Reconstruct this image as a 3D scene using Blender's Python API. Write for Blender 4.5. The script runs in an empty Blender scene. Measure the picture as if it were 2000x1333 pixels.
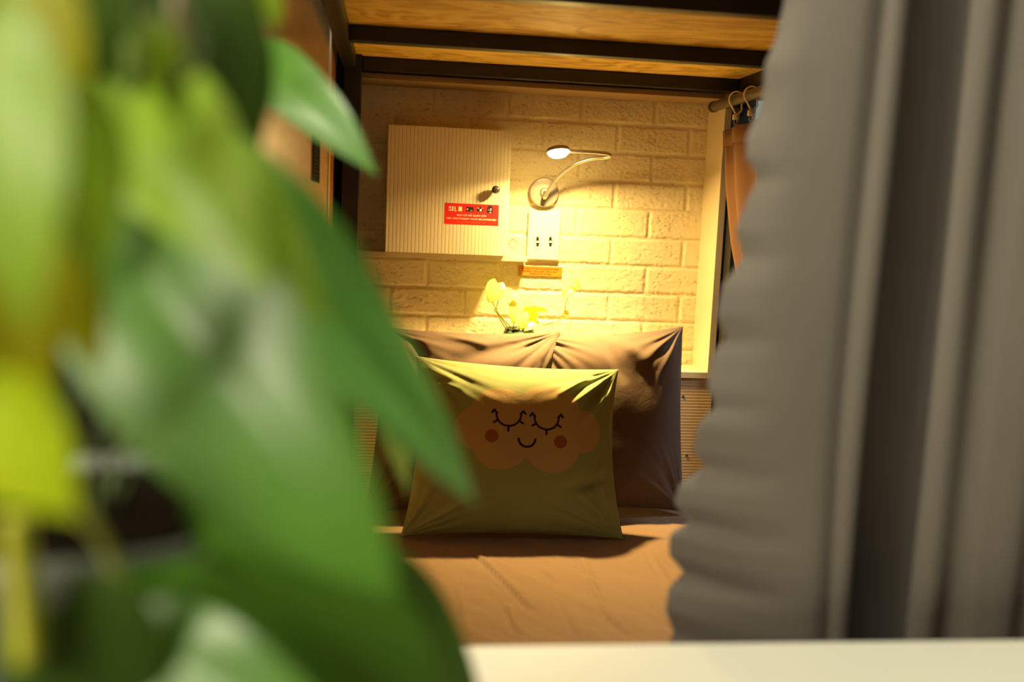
import bpy, bmesh, math, random
from mathutils import Vector, Matrix, noise

random.seed(7)
scene = bpy.context.scene
COL = scene.collection

# ------------------------------------------------------------------ camera
CAMZ = 1.17                    # eye height; the bunk's length runs along +Y, its width along +X
FPX = 1944.0                   # 35 mm lens on a 2000 px wide, 36 mm frame
yd = Vector((765 - 1000, -(410 - 666.5), -FPX)).normalized()        # world +Y seen by the camera
xa = Vector((1.0, -0.027, 0.0))
xa.z = -(xa.x * yd.x + xa.y * yd.y) / yd.z
xd = xa.normalized()
zd = xd.cross(yd).normalized()
ROT = Matrix((xd, yd, zd))     # rows: world axes in camera space = camera-to-world rotation
cam_data = bpy.data.cameras.new('camera')
cam = bpy.data.objects.new('camera', cam_data)
COL.objects.link(cam)
cam.matrix_world = Matrix.Translation((0, 0, CAMZ)) @ ROT.to_4x4()
cam_data.sensor_width = 36
cam_data.lens = 35
cam_data.clip_start = 0.02
cam_data.dof.use_dof = True
cam_data.dof.focus_distance = 2.38
cam_data.dof.aperture_fstop = 2.15
scene.camera = cam

def ray(px, py):
    return ROT @ Vector(((px - 1000) / FPX, -(py - 666.5) / FPX, -1.0))
def P(px, py, Y):              # point of the plane y = Y seen at a pixel of the photograph
    d = ray(px, py); t = Y / d.y
    return Vector((d.x * t, Y, CAMZ + d.z * t))
def PZ(px, py, Z):             # point of the plane z = Z
    d = ray(px, py); t = (Z - CAMZ) / d.z
    return Vector((d.x * t, d.y * t, Z))
def PXp(px, py, X):            # point of the plane x = X
    d = ray(px, py); t = X / d.x
    return Vector((X, d.y * t, CAMZ + d.z * t))

# ------------------------------------------------------------------ world, lights, exposure
scene.view_settings.view_transform = 'Standard'
scene.view_settings.look = 'None'
scene.view_settings.exposure = 0.0
scene.view_settings.gamma = 1.0
scene.view_settings.use_curve_mapping = False
world = bpy.data.worlds.new('world'); scene.world = world
world.use_nodes = True
world.node_tree.nodes['Background'].inputs[0].default_value = (1.0, 0.85, 0.65, 1)
world.node_tree.nodes['Background'].inputs[1].default_value = 0.01

def area(name, loc, target, size, power, color, shape='SQUARE', size_y=None):
    l = bpy.data.lights.new(name, 'AREA'); l.energy = power; l.color = color
    l.shape = shape; l.size = size
    if size_y: l.size_y = size_y
    o = bpy.data.objects.new(name, l); COL.objects.link(o)
    o.location = loc
    o.rotation_euler = (Vector(target) - Vector(loc)).to_track_quat('-Z', 'Y').to_euler()
    return o
CEIL_L = (0.15, 0.66, 2.80)
area('ceiling_panel_light', CEIL_L, (0.15, 0.66, 0), 0.4, 23, (1.0, 0.92, 0.66))
ROOM_L = (-1.25, -0.40, 1.75)
area('room_light', ROOM_L, (0.2, 0.8, 1.1), 0.6, 34, (1.0, 0.90, 0.66))
FRONT_L = (-0.50, -0.30, 2.80)
area('front_fill_light', FRONT_L, (-0.3, 0.1, 0), 0.8, 15, (1.0, 0.94, 0.74))  # added fill without a seen source, brightens the leaves and their sheen
LAMP_POW = 7.8
BEAM_POW = 110.0
LAMP_COL = (1.0, 0.64, 0.20)

AISLE_L = (1.55, 1.75, 2.70)
area('aisle_fill_light', AISLE_L, (1.55, 2.2, 0), 0.4, 22, (0.9, 0.97, 1.0))  # added fill without a seen source, brightens the blue card
scene.cycles.max_bounces = 12
scene.cycles.diffuse_bounces = 8
scene.cycles.use_denoising = True
scene.cycles.sample_clamp_indirect = 6
scene.cycles.caustics_reflective = False
scene.cycles.caustics_refractive = False

# ------------------------------------------------------------------ node helper
class NT:
    def __init__(s, name, col=(0.8, 0.8, 0.8), rough=0.6, metal=0.0, spec=0.5):
        s.m = bpy.data.materials.new(name); s.m.use_nodes = True
        s.t = s.m.node_tree; s.b = s.t.nodes['Principled BSDF']
        s.set('Base Color', (*col, 1)); s.set('Roughness', rough); s.set('Metallic', metal)
        s.set('Specular IOR Level', spec)
    def set(s, k, v): s.b.inputs[k].default_value = v
    def n(s, kind, **kw):
        nd = s.t.nodes.new(kind)
        for k, v in kw.items(): setattr(nd, k, v)
        return nd
    def link(s, a, b): s.t.links.new(a, b)
    def inp(s, sock, v):
        if isinstance(v, (int, float)): sock.default_value = v
        elif isinstance(v, (tuple, list)): sock.default_value = v
        else: s.link(v, sock)
    def math(s, op, a, b=0.0, c=0.0, clamp=False):
        nd = s.n('ShaderNodeMath', operation=op, use_clamp=clamp)
        s.inp(nd.inputs[0], a); s.inp(nd.inputs[1], b)
        if op in ('MULTIPLY_ADD', 'SMOOTH_MIN', 'SMOOTH_MAX', 'COMPARE'): s.inp(nd.inputs[2], c)
        return nd.outputs[0]
    def coord(s, which='Object', scale=(1, 1, 1), rot=(0, 0, 0), loc=(0, 0, 0)):
        tc = s.n('ShaderNodeTexCoord'); mp = s.n('ShaderNodeMapping')
        mp.inputs['Scale'].default_value = scale; mp.inputs['Rotation'].default_value = rot
        mp.inputs['Location'].default_value = loc
        s.link(tc.outputs[which], mp.inputs[0]); return mp.outputs[0]
    def noise(s, vec, scale, detail=4, rough=0.5, dist=0.0):
        nd = s.n('ShaderNodeTexNoise'); nd.inputs['Scale'].default_value = scale
        nd.inputs['Detail'].default_value = detail; nd.inputs['Roughness'].default_value = rough
        nd.inputs['Distortion'].default_value = dist
        s.link(vec, nd.inputs['Vector']); return nd.outputs['Fac']
    def ramp(s, fac, stops):
        nd = s.n('ShaderNodeValToRGB'); cr = nd.color_ramp
        while len(cr.elements) < len(stops): cr.elements.new(0.5)
        for e, (p, c) in zip(cr.elements, stops):
            e.position = p; e.color = (*c, 1) if len(c) == 3 else c
        s.inp(nd.inputs[0], fac); return nd.outputs[0]
    def mix(s, fac, a, b):
        nd = s.n('ShaderNodeMix', data_type='RGBA')
        s.inp(nd.inputs[0], fac)
        s.inp(nd.inputs[6], (*a, 1) if isinstance(a, tuple) and len(a) == 3 else a)
        s.inp(nd.inputs[7], (*b, 1) if isinstance(b, tuple) and len(b) == 3 else b)
        return nd.outputs[2]
    def color(s, c): s.link(c, s.b.inputs['Base Color'])
    def bump(s, h, strength=0.3, dist=0.002):
        nd = s.n('ShaderNodeBump'); nd.inputs['Strength'].default_value = strength
        nd.inputs['Distance'].default_value = dist
        s.link(h, nd.inputs['Height']); s.link(nd.outputs[0], s.b.inputs['Normal'])

def plain(name, col, rough=0.5, metal=0.0, var=0.12, scale=30, spec=0.5):
    m = NT(name, col, rough, metal, spec)
    f = m.noise(m.coord(), scale, 3)
    m.color(m.mix(f, tuple(c * (1 - var) for c in col), tuple(min(1, c * (1 + var)) for c in col)))
    return m.m

def fabric(name, col, rough=0.9, weave=900, strength=0.25, sheen=0.15):
    m = NT(name, col, rough, 0, 0.15)
    v = m.coord()
    big = m.noise(v, 5, 3)
    fine = m.noise(v, weave, 2)
    m.color(m.mix(big, tuple(c * 0.93 for c in col), tuple(min(1, c * 1.07) for c in col)))
    cr = m.noise(m.coord(scale=(1, 1, 1)), 22, 4, 0.55, 0.6)
    h = m.math('ADD', m.math('MULTIPLY', fine, 0.12), cr)
    m.bump(h, strength, 0.004)
    m.set('Sheen Weight', sheen)
    return m.m

M = {}
M['black_metal'] = plain('black_powder_coated_metal', (0.012, 0.011, 0.010), 0.42)
M['cream_board'] = plain('cream_laminate', (0.70, 0.62, 0.46), 0.45, 0, 0.03, 8)
M['room_dark'] = plain('darkness_coloured_wall', (0.010, 0.009, 0.008), 0.9, spec=0.08)  # near-black colour stands in for the dark of the room around the bunk
M['tan_board'] = plain('tan_laminate', (0.30, 0.20, 0.11), 0.5, 0, 0.1, 12)
M['room_wall'] = plain('room_wall_paint', (0.30, 0.24, 0.18), 0.85)
M['floor'] = plain('dark_floor', (0.10, 0.075, 0.05), 0.5)
M['ceiling'] = plain('ceiling_paint', (0.6, 0.58, 0.52), 0.9)
M['red_wood'] = plain('reddish_wood', (0.33, 0.13, 0.045), 0.5, 0, 0.3, 14)
M['chrome'] = plain('brushed_steel', (0.50, 0.48, 0.44), 0.28, 0.9, 0.04)
M['satin'] = plain('satin_silver_paint', (0.36, 0.34, 0.31), 0.42, 0.35, 0.04)
M['plastic'] = plain('white_plastic', (0.80, 0.79, 0.66), 0.35, 0, 0.02)
M['hole'] = plain('black_plastic', (0.01, 0.01, 0.01), 0.5)
M['knob'] = plain('dark_chrome', (0.16, 0.14, 0.13), 0.22, 0.7)
M['table'] = plain('white_table_laminate', (0.86, 0.86, 0.76), 0.5, 0, 0.02, 4)
M['hook'] = plain('cream_plastic', (0.85, 0.75, 0.55), 0.4)
M['screw'] = plain('screw_metal', (0.10, 0.08, 0.06), 0.5, 0.5)
M['grey_steel'] = plain('grey_steel', (0.12, 0.10, 0.09), 0.45, 0.5)
M['blue_card'] = plain('pale_blue_paper', (0.42, 0.62, 0.66), 0.8, 0, 0.05)
M['soil'] = plain('potting_soil', (0.006, 0.004, 0.002), 0.95, 0, 0.5, 60, spec=.05)
M['pot'] = plain('grey_glazed_ceramic', (0.075, 0.085, 0.07), 0.5, 0, 0.35, 12)
M['vinestem_dark'] = plain('dark_vine_stem', (0.06, 0.09, 0.02), 0.6, 0, 0.25)
M['vinestem'] = plain('vine_stem', (0.50, 0.52, 0.04), 0.5, 0, 0.25)
M['vinestem_brown'] = plain('brown_vine_stem', (0.30, 0.20, 0.12), 0.6, 0, 0.25)
M['taupe'] = fabric('taupe_cotton', (0.105, 0.072, 0.056), 0.85, 900, 0.35)
M['sheet'] = fabric('brown_sheet_cotton', (0.175, 0.115, 0.075), 0.85, 900, 0.22)
M['grey_curtain'] = fabric('grey_blackout_fabric', (0.165, 0.145, 0.125), 0.8, 700, 0.12)
M['brown_curtain'] = fabric('brown_curtain_fabric', (0.20, 0.10, 0.05), 0.85, 700, 0.15)
M['mattress'] = fabric('mattress_ticking', (0.6, 0.56, 0.5))

def ply():
    m = NT('pine_plywood', (0.7, 0.45, 0.2), 0.55)
    v = m.coord(scale=(1.3, 2.6, 1.0), rot=(0, 0, 0.5))
    n0 = m.noise(v, 2.6, 3, 0.5, 0.9)
    bands = m.math('SINE', m.math('MULTIPLY', n0, 46.0))
    n = m.noise(m.coord(scale=(3, 12, 3), rot=(0, 0, 0.5)), 3, 5, 0.6, 0.6)
    f = m.math('ADD', m.math('MULTIPLY', m.math('ADD', bands, 1.0), 0.22), m.math('MULTIPLY', n, 0.75))
    m.color(m.ramp(f, [(0.2, (0.46, 0.24, 0.035)), (0.5, (0.80, 0.53, 0.09)), (0.8, (0.95, 0.70, 0.17))]))
    return m.m
M['ply'] = ply()

def ribbed(name, axis, period, col, rough=0.45, strength=0.35, dark=0.86):
    m = NT(name, col, rough)
    tc = m.n('ShaderNodeTexCoord'); sp = m.n('ShaderNodeSeparateXYZ'); m.link(tc.outputs['Object'], sp.inputs[0])
    x = sp.outputs[axis]
    s = m.math('SINE', m.math('MULTIPLY', x, 2 * math.pi / period))
    f = m.math('MULTIPLY', m.math('ADD', s, 1.0), 0.5)
    line = m.math('POWER', f, 5.0)
    m.color(m.mix(line, col, tuple(c * dark for c in col)))
    m.bump(m.math('SUBTRACT', 1.0, line), strength, 0.001)
    return m.m
M['ribbed_door'] = ribbed('ribbed_cream_laminate', 0, 0.0095, (0.80, 0.73, 0.57), 0.42, 0.35, 0.80)
M['ribbed_panel'] = ribbed('ribbed_pine_panel', 2, 0.008, (0.66, 0.47, 0.27), 0.55)

def side_panel_mat():
    m = NT('warm_laminate_panel', (0.62, 0.42, 0.22), 0.30)
    v = m.coord(scale=(8, 1.0, 8))
    f = m.noise(v, 6, 4, 0.6)
    m.color(m.ramp(f, [(0.3, (0.52, 0.33, 0.16)), (0.7, (0.70, 0.49, 0.28))]))
    m.bump(m.noise(m.coord(), 260, 2), 0.12, 0.001)
    return m.m
M['side_panel'] = side_panel_mat()

def brick_mat():
    m = NT('cream_brick_relief', (0.8, 0.72, 0.55), 0.75)
    v = m.coord()
    f = m.noise(v, 9, 4)
    a = m.mix(f, (0.74, 0.66, 0.46), (0.82, 0.75, 0.56))
    cr = m.noise(m.coord(scale=(1, 1, 1.7), rot=(0, 0.35, 0)), 75, 5, 0.6, 1.3)
    msk = m.noise(v, 11, 2)
    pit = m.math('MULTIPLY', m.math('GREATER_THAN', cr, 0.605), m.math('GREATER_THAN', msk, 0.47))
    m.color(m.mix(m.math('MULTIPLY', pit, 0.5), a, (0.34, 0.25, 0.15)))
    h = m.math('SUBTRACT', m.noise(v, 120, 4), m.math('MULTIPLY', pit, 0.8))
    m.bump(h, 0.45, 0.0025)
    return m.m
M['brick'] = brick_mat()

def leaf_mat(name, c, trans=0.35, rough=0.32, glow=(1.2, 1.25, 0.6)):
    m = NT(name, c, rough)
    v = m.coord()
    f = m.noise(v, 14, 3)
    col = m.mix(f, tuple(x * 0.75 for x in c), tuple(min(1, x * 1.25) for x in c))
    m.color(col)
    m.set('Specular IOR Level', 0.35); m.set('Coat Weight', 0.4); m.set('Coat Roughness', 0.31)
    tr = m.n('ShaderNodeBsdfTranslucent')
    tr.inputs[0].default_value = (min(1, c[0] * glow[0] * 1.6), min(1, c[1] * glow[1] * 1.3), c[2] * glow[2], 1)
    mx = m.n('ShaderNodeMixShader'); mx.inputs[0].default_value = trans
    out = m.t.nodes['Material Output']
    m.link(m.b.outputs[0], mx.inputs[1]); m.link(tr.outputs[0], mx.inputs[2]); m.link(mx.outputs[0], out.inputs[0])
    return m.m
M['leaf_dark'] = leaf_mat('dark_green_leaf', (0.045, 0.10, 0.010), 0.1, 0.4)
M['leaf_mid'] = leaf_mat('mid_green_leaf', (0.17, 0.46, 0.095), 0.15, 0.4)
M['leaf_fresh'] = leaf_mat('fresh_green_leaf', (0.075, 0.20, 0.018), 0.15, 0.4)
M['leaf_light'] = leaf_mat('light_green_leaf', (0.22, 0.36, 0.022), 0.25)
M['leaf_lime'] = leaf_mat('lime_green_leaf', (0.50, 0.72, 0.02), 0.45)
M['leaf_olive'] = leaf_mat('olive_yellow_leaf', (0.33, 0.33, 0.004), 0.35, 0.5)
M['cut_leaf'] = leaf_mat('young_lime_leaf', (0.66, 0.86, 0.20), 0.3)

def emit(name, col, s):
    m = bpy.data.materials.new(name); m.use_nodes = True; t = m.node_tree
    t.nodes.remove(t.nodes['Principled BSDF'])
    e = t.nodes.new('ShaderNodeEmission'); e.inputs[0].default_value = (*col, 1); e.inputs[1].default_value = s
    t.links.new(e.outputs[0], t.nodes['Material Output'].inputs[0]); return m
M['led'] = emit('lit_led_lens', (1.0, 0.66, 0.20), 170)

def glass():
    m = NT('green_jar_glass', (0.55, 0.75, 0.55), 0.05); m.set('Transmission Weight', 0.95); m.set('IOR', 1.45)
    return m.m
M['glass'] = glass()
def flat(name, c, rough=0.5): return plain(name, c, rough, 0, 0.02, 50)
M['red'] = flat('red_sticker', (0.78, 0.02, 0.015)); M['s_white'] = flat('white_print', (0.95, 0.85, 0.65))
M['s_black'] = flat('black_print', (0.02, 0.012, 0.03)); M['s_pink'] = flat('faded_red_print', (0.85, 0.16, 0.06))
M['s_green'] = flat('green_print', (0.35, 0.5, 0.1)); M['orange'] = flat('orange_sticker', (0.55, 0.20, 0.008))
M['s_brown'] = flat('brown_print', (0.10, 0.02, 0.004)); M['s_grey'] = flat('grey_print', (0.25, 0.25, 0.26))

# ------------------------------------------------------------------ mesh helpers
class MB:
    def __init__(s): s.v = []; s.f = []; s.mi = []; s.mats = []
    def slot(s, m):
        if m not in s.mats: s.mats.append(m)
        return s.mats.index(m)
    def add(s, vs, fs, m=0):
        o = len(s.v); s.v += [tuple(x) for x in vs]
        for f in fs: s.f.append(tuple(i + o for i in f)); s.mi.append(m)
        return s
    def box(s, a, b, m=0):
        x0, y0, z0 = a; x1, y1, z1 = b
        vs = [(x0, y0, z0), (x1, y0, z0), (x1, y1, z0), (x0, y1, z0), (x0, y0, z1), (x1, y0, z1), (x1, y1, z1), (x0, y1, z1)]
        return s.add(vs, [(0, 3, 2, 1), (4, 5, 6, 7), (0, 1, 5, 4), (1, 2, 6, 5), (2, 3, 7, 6), (3, 0, 4, 7)], m)
    def tube(s, pts, r, n=12, m=0, caps=True):
        pts = [Vector(p) for p in pts]; k = len(pts)
        rs = r if isinstance(r, (list, tuple)) else [r] * k
        rings = []; up = None
        for i, p in enumerate(pts):
            d = (pts[min(i + 1, k - 1)] - pts[max(i - 1, 0)]).normalized()
            if up is None: up = d.orthogonal().normalized()
            up = (up - d * up.dot(d)).normalized(); sd = d.cross(up)
            rings.append([p + (up * math.cos(2 * math.pi * j / n) + sd * math.sin(2 * math.pi * j / n)) * rs[i] for j in range(n)])
        vs = [q for rg in rings for q in rg]
        fs = [(i * n + j, i * n + (j + 1) % n, (i + 1) * n + (j + 1) % n, (i + 1) * n + j) for i in range(k - 1) for j in range(n)]
        if caps: fs += [tuple(range(n))[::-1], tuple((k - 1) * n + j for j in range(n))]
        return s.add(vs, fs, m)
    def lathe(s, prof, mat, n=40, m=0):     # prof: (radius, height) list, mat: matrix placing local z axis
        vs = []; 
        for r, h in prof:
            for j in range(n):
                a = 2 * math.pi * j / n; vs.append(mat @ Vector((r * math.cos(a), r * math.sin(a), h)))
        k = len(prof)
        fs = [(i * n + j, i * n + (j + 1) % n, (i + 1) * n + (j + 1) % n, (i + 1) * n + j) for i in range(k - 1) for j in range(n)]
        if prof[0][0] > 1e-6: fs.append(tuple(range(n))[::-1])
        if prof[-1][0] > 1e-6: fs.append(tuple((k - 1) * n + j for j in range(n)))
        return s.add(vs, fs, m)
    def build(s, name, mats, parent=None, smooth=False, bevel=0, sub=0, solid=0):
        me = bpy.data.meshes.new(name); me.from_pydata(s.v, [], s.f)
        if not isinstance(mats, (list, tuple)): mats = [mats]
        for m in mats: me.materials.append(m)
        me.polygons.foreach_set('material_index', s.mi)
        me.validate(); me.update()
        if smooth: me.polygons.foreach_set('use_smooth', [True] * len(me.polygons))
        o = bpy.data.objects.new(name, me); COL.objects.link(o)
        if solid:
            md = o.modifiers.new('thickness', 'SOLIDIFY'); md.thickness = solid; md.offset = 0
        if bevel:
            md = o.modifiers.new('bevel', 'BEVEL'); md.width = bevel; md.segments = 2; md.limit_method = 'ANGLE'
        if sub:
            md = o.modifiers.new('sub', 'SUBSURF'); md.levels = sub; md.render_levels = sub
        if parent:
            o.parent = parent
            o.matrix_parent_inverse = Matrix.Translation(-parent.location)
        return o

def tag(o, label, cat, group=None, kind=None):
    if label: o['label'] = label
    if cat: o['category'] = cat
    if group: o['group'] = group
    if kind: o['kind'] = kind
    return o
def thing(name, label, cat, loc, group=None):
    o = bpy.data.objects.new(name, None); COL.objects.link(o); o.location = loc; o.empty_display_size = 0.05
    return tag(o, label, cat, group)
def struct(name, mb, m, **kw): return tag(mb.build(name, m, **kw), None, None, None, 'structure')
def box(a, b): return MB().box(a, b)
def lerp(a, b, t): return a + (b - a) * t
def catmull(pts, per=8):
    pts = [Vector(p) for p in pts]; out = []
    for i in range(len(pts) - 1):
        p0 = pts[max(i - 1, 0)]; p1 = pts[i]; p2 = pts[i + 1]; p3 = pts[min(i + 2, len(pts) - 1)]
        for k in range(per):
            t = k / per
            out.append(0.5 * ((2 * p1) + (p2 - p0) * t + (2 * p0 - 5 * p1 + 4 * p2 - p3) * t * t + (3 * p1 - p0 - 3 * p2 + p3) * t ** 3))
    out.append(pts[-1]); return out
def interp(tab, x):
    if x <= tab[0][0]: return tab[0][1]
    for (a, b), (c, d) in zip(tab, tab[1:]):
        if x <= c: return lerp(b, d, (x - a) / (c - a))
    return tab[-1][1]
def sstep(a, b, x):
    t = max(0, min(1, (x - a) / (b - a))); return t * t * (3 - 2 * t)

YW = 2.62          # face of the brick panel
YN = 2.48          # front of the niche boards
BZ = CAMZ - 0.72   # mattress top
RZ = CAMZ + 0.327  # underside of the upper bunk's bars

# ------------------------------------------------------------------ room shell
struct('floor', box((-1.6, -1.8, -0.05), (2.2, 2.8, 0)), M['floor'])
struct('ceiling', box((-1.6, -1.8, 2.9), (2.2, 2.8, 2.95)), M['ceiling'])
struct('wall_back', box((-1.6, 2.66, 0), (2.2, 2.76, 2.9)), M['room_dark'])
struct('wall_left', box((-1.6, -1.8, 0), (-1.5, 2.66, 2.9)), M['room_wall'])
struct('wall_right', box((2.1, -1.8, 0), (2.2, 2.66, 2.9)), M['room_dark'])
struct('wall_front', box((-1.5, -1.8, 0), (2.1, -1.7, 2.9)), M['room_wall'])

# ------------------------------------------------------------------ brick relief panel inside the niche
XL = -0.090; XR = P(1371, 400, YW).x
ZLED = P(1362, 712, YW).z          # top of the ledge
ZTOP = RZ - 0.022
def brick_panel():
    bw, bh, mort = 0.1955, 0.0742, 0.0085
    ref = P(1280, 215, YW)          # a joint of the second row from the top
    z0 = P(1240, 245, YW).z         # a bed joint
    st = 0.0026
    nx = int((XR + 0.012 - XL) / st); nz = int((ZTOP + 0.018 - ZLED + 0.01) / st)
    vs = []
    for j in range(nz + 1):
        z = ZLED - 0.006 + j * st
        for i in range(nx + 1):
            x = XL + i * st
            row = math.floor((z - z0) / bh); fz = (z - z0) - row * bh
            off = 0 if row % 2 == 0 else bw * 0.5
            u = x - ref.x - off; fx = u - math.floor(u / bw) * bw
            cell = (math.floor(u / bw), row)
            wob = 0.0022 * noise.noise(Vector((x * 40, z * 40, 3.1))) + 0.0012 * noise.noise(Vector((x * 120, z * 120, 1)))
            d = min(min(fx, bw - fx), min(fz, bh - fz)) + wob - mort * 0.5
            e = sstep(-0.0016, 0.0030, d)
            r = random.Random(cell[0] * 91 + cell[1] * 17).random()
            h = e * (0.0036 + 0.0010 * r)
            n1 = noise.noise(Vector((x * 30 + 9 * r, z * 55, r * 9)))
            n2 = noise.noise(Vector((x * 95, z * 150 + x * 40, 4)))
            h += e * (0.0011 * n1 + 0.0010 * n2)
            if n1 > 0.12 and n2 > 0.12: h -= e * 0.0022 * min(1, (n2 - 0.12) * 6)
            h += 0.0004 * noise.noise(Vector((x * 200, z * 200, 0)))
            vs.append((x, YW - h, z))
    w = nx + 1
    fs = [(j * w + i, j * w + i + 1, (j + 1) * w + i + 1, (j + 1) * w + i) for j in range(nz) for i in range(nx)]
    mb = MB(); mb.add(vs, fs)
    mb.box((XL, YW + 0.002, ZLED - 0.006), (XR + 0.012, YW + 0.034, ZTOP + 0.018))
    return mb
bp = brick_panel().build('brick_wall_panel', M['brick'], smooth=True)
tag(bp, 'cream brick relief panel on the back of the bunk niche', 'wall panel')

# ------------------------------------------------------------------ niche boards
nt = thing('headboard_niche', 'cream laminate niche boards and ribbed ledge framing the brick panel', 'headboard', (0.36, YN, BZ - 0.1))
X2 = XR + 0.018
box((XR, YN, ZLED - 0.017), (X2, YW - 0.001, RZ - 0.001)).build('side_board', M['cream_board'], nt, bevel=0.001)
box((XL - 0.02, YN, ZLED - 0.017), (XR - 0.0005, YW - 0.007, ZLED)).build('ledge', M['cream_board'], nt, bevel=0.001)
box((XL - 0.02, YN, RZ - 0.016), (XR - 0.0005, YW - 0.007, RZ - 0.002)).build('top_board', M['tan_board'], nt, bevel=0.001)
fp = box((XL - 0.02, YN + 0.003, BZ - 0.02), (X2 - 0.001, YN + 0.02, ZLED - 0.018)).build('front_panel', M['ribbed_panel'], nt)
for px, py in ((1334, 775), (1341, 890)):
    c = P(px, py, YN + 0.003)
    MB().lathe([(0.0, 0.001), (0.003, 0.0008), (0.0034, 0)], Matrix.Translation(c) @ Matrix.Rotation(math.pi / 2, 4, 'X'), 16).build('screw', M['screw'], fp)

# ------------------------------------------------------------------ bunk bed frame
bunk = thing('bunk_bed', 'black metal bunk bed frame with pine plywood upper deck', 'bunk bed', (0.36, 1.7, 0))
YF = 1.115
XS = -0.140
px0 = P(668, 350, 2.45).x; px1 = P(702, 350, 2.45).x
for (xa_, xb_, ya_, yb_) in ((px0, px1, 2.425, 2.475), (X2 + 0.003, X2 + 0.045, 2.43, 2.475), (XS - 0.06, XS - 0.018, YF, YF + 0.04), (X2 + 0.003, X2 + 0.045, YF, YF + 0.04)):
    box((xa_, ya_, 0.001), (xb_, yb_, 2.2)).build('post', M['black_metal'], bunk, bevel=0.003)
box((px1 + 0.001, 2.45, RZ), (X2 + 0.002, 2.485, RZ + 0.031)).build('cross_bar', M['black_metal'], bunk, bevel=0.002)
for yb in (2.042, 1.558, 1.13):
    box((px1 - 0.013, yb, RZ), (X2 + 0.002, yb + 0.032, RZ + 0.031)).build('cross_bar', M['black_metal'], bunk, bevel=0.002)
# side rails: angle iron (vertical web + bottom flange)
xr0 = -0.122; xr1 = -0.094
mb = MB(); mb.box((xr0, YF + 0.041, RZ), (xr0 + 0.004, 2.424, RZ + 0.06)); mb.box((xr0 + 0.0041, YF + 0.041, RZ), (xr1, 2.424, RZ + 0.004)); mb.box((xr1 - 0.0005, YF + 0.041, RZ + 0.0041), (xr1 + 0.002, 2.424, RZ + 0.030))
mb.build('side_rail', M['black_metal'], bunk, bevel=0.0008)
box((X2 + 0.004, YF + 0.041, RZ), (X2 + 0.044, 2.429, RZ + 0.06)).build('side_rail', M['black_metal'], bunk, bevel=0.002)
box((px1 - 0.017, YF + 0.003, RZ + 0.0315), (X2 + 0.002, 2.60, RZ + 0.050)).build('plywood_deck', M['ply'], bunk)
box((px0, YF, 0.08), (X2 + 0.044, 2.47, BZ - 0.19)).build('bed_base', M['red_wood'], bunk)

# left side panel, its trims and the dark notice strip
XS = -0.140
sp = thing('side_partition', 'warm brown laminate partition along the left of the bed', 'partition', (XS - 0.01, 1.7, 0))
box((XS - 0.016, 0.985, 0.001), (XS, 2.21, 1.94)).build('panel', M['side_panel'], sp)
box((XS - 0.016, 2.2105, 0.001), (XS + 0.004, 2.235, 1.94)).build('edge_trim', M['cream_board'], sp, bevel=0.001)
box((XS - 0.016, 2.2355, 0.001), (XS + 0.001, 2.47, 1.94)).build('end_strip', M['red_wood'], sp)
a = PXp(609, 262, XS); b = PXp(623, 358, XS)
nb = MB(); nb.box((XS + 0.0002, a.y, b.z), (XS + 0.0012, b.y, a.z), 0)
for k in range(9):
    zz = lerp(a.z - 0.012, b.z + 0.012, k / 8)
    nb.box((XS + 0.0013, a.y + (b.y - a.y) * 0.25, zz - 0.0012), (XS + 0.0015, a.y + (b.y - a.y) * (0.75 if k % 3 else 0.6), zz + 0.0012), 1)
tag(nb.build('notice_strip', [plain('matt_black_paper', (0.008, 0.008, 0.012), .95, spec=.05), plain('matt_grey_print', (0.06, 0.06, 0.06), .95, spec=.05)]), 'narrow black upright notice strip stuck on the left partition', 'sticker')
tag(box((-1.5, 1.0, 0.001), (XS - 0.0635, 1.03, 2.6)).build('dark_partition', M['room_dark']), 'dark partition boarding beside the bunk, behind the potted plant', 'partition')
um = MB().box((px1 + 0.002, YF + 0.05, RZ + 0.051), (X2 - 0.002, 2.6, RZ + 0.20))  # out of view, added above the deck to block light
tag(um.build('light_block_mattress', M['mattress'], bevel=0.02), 'unseen pale mattress added on the upper plywood deck to block light', 'mattress')

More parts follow.
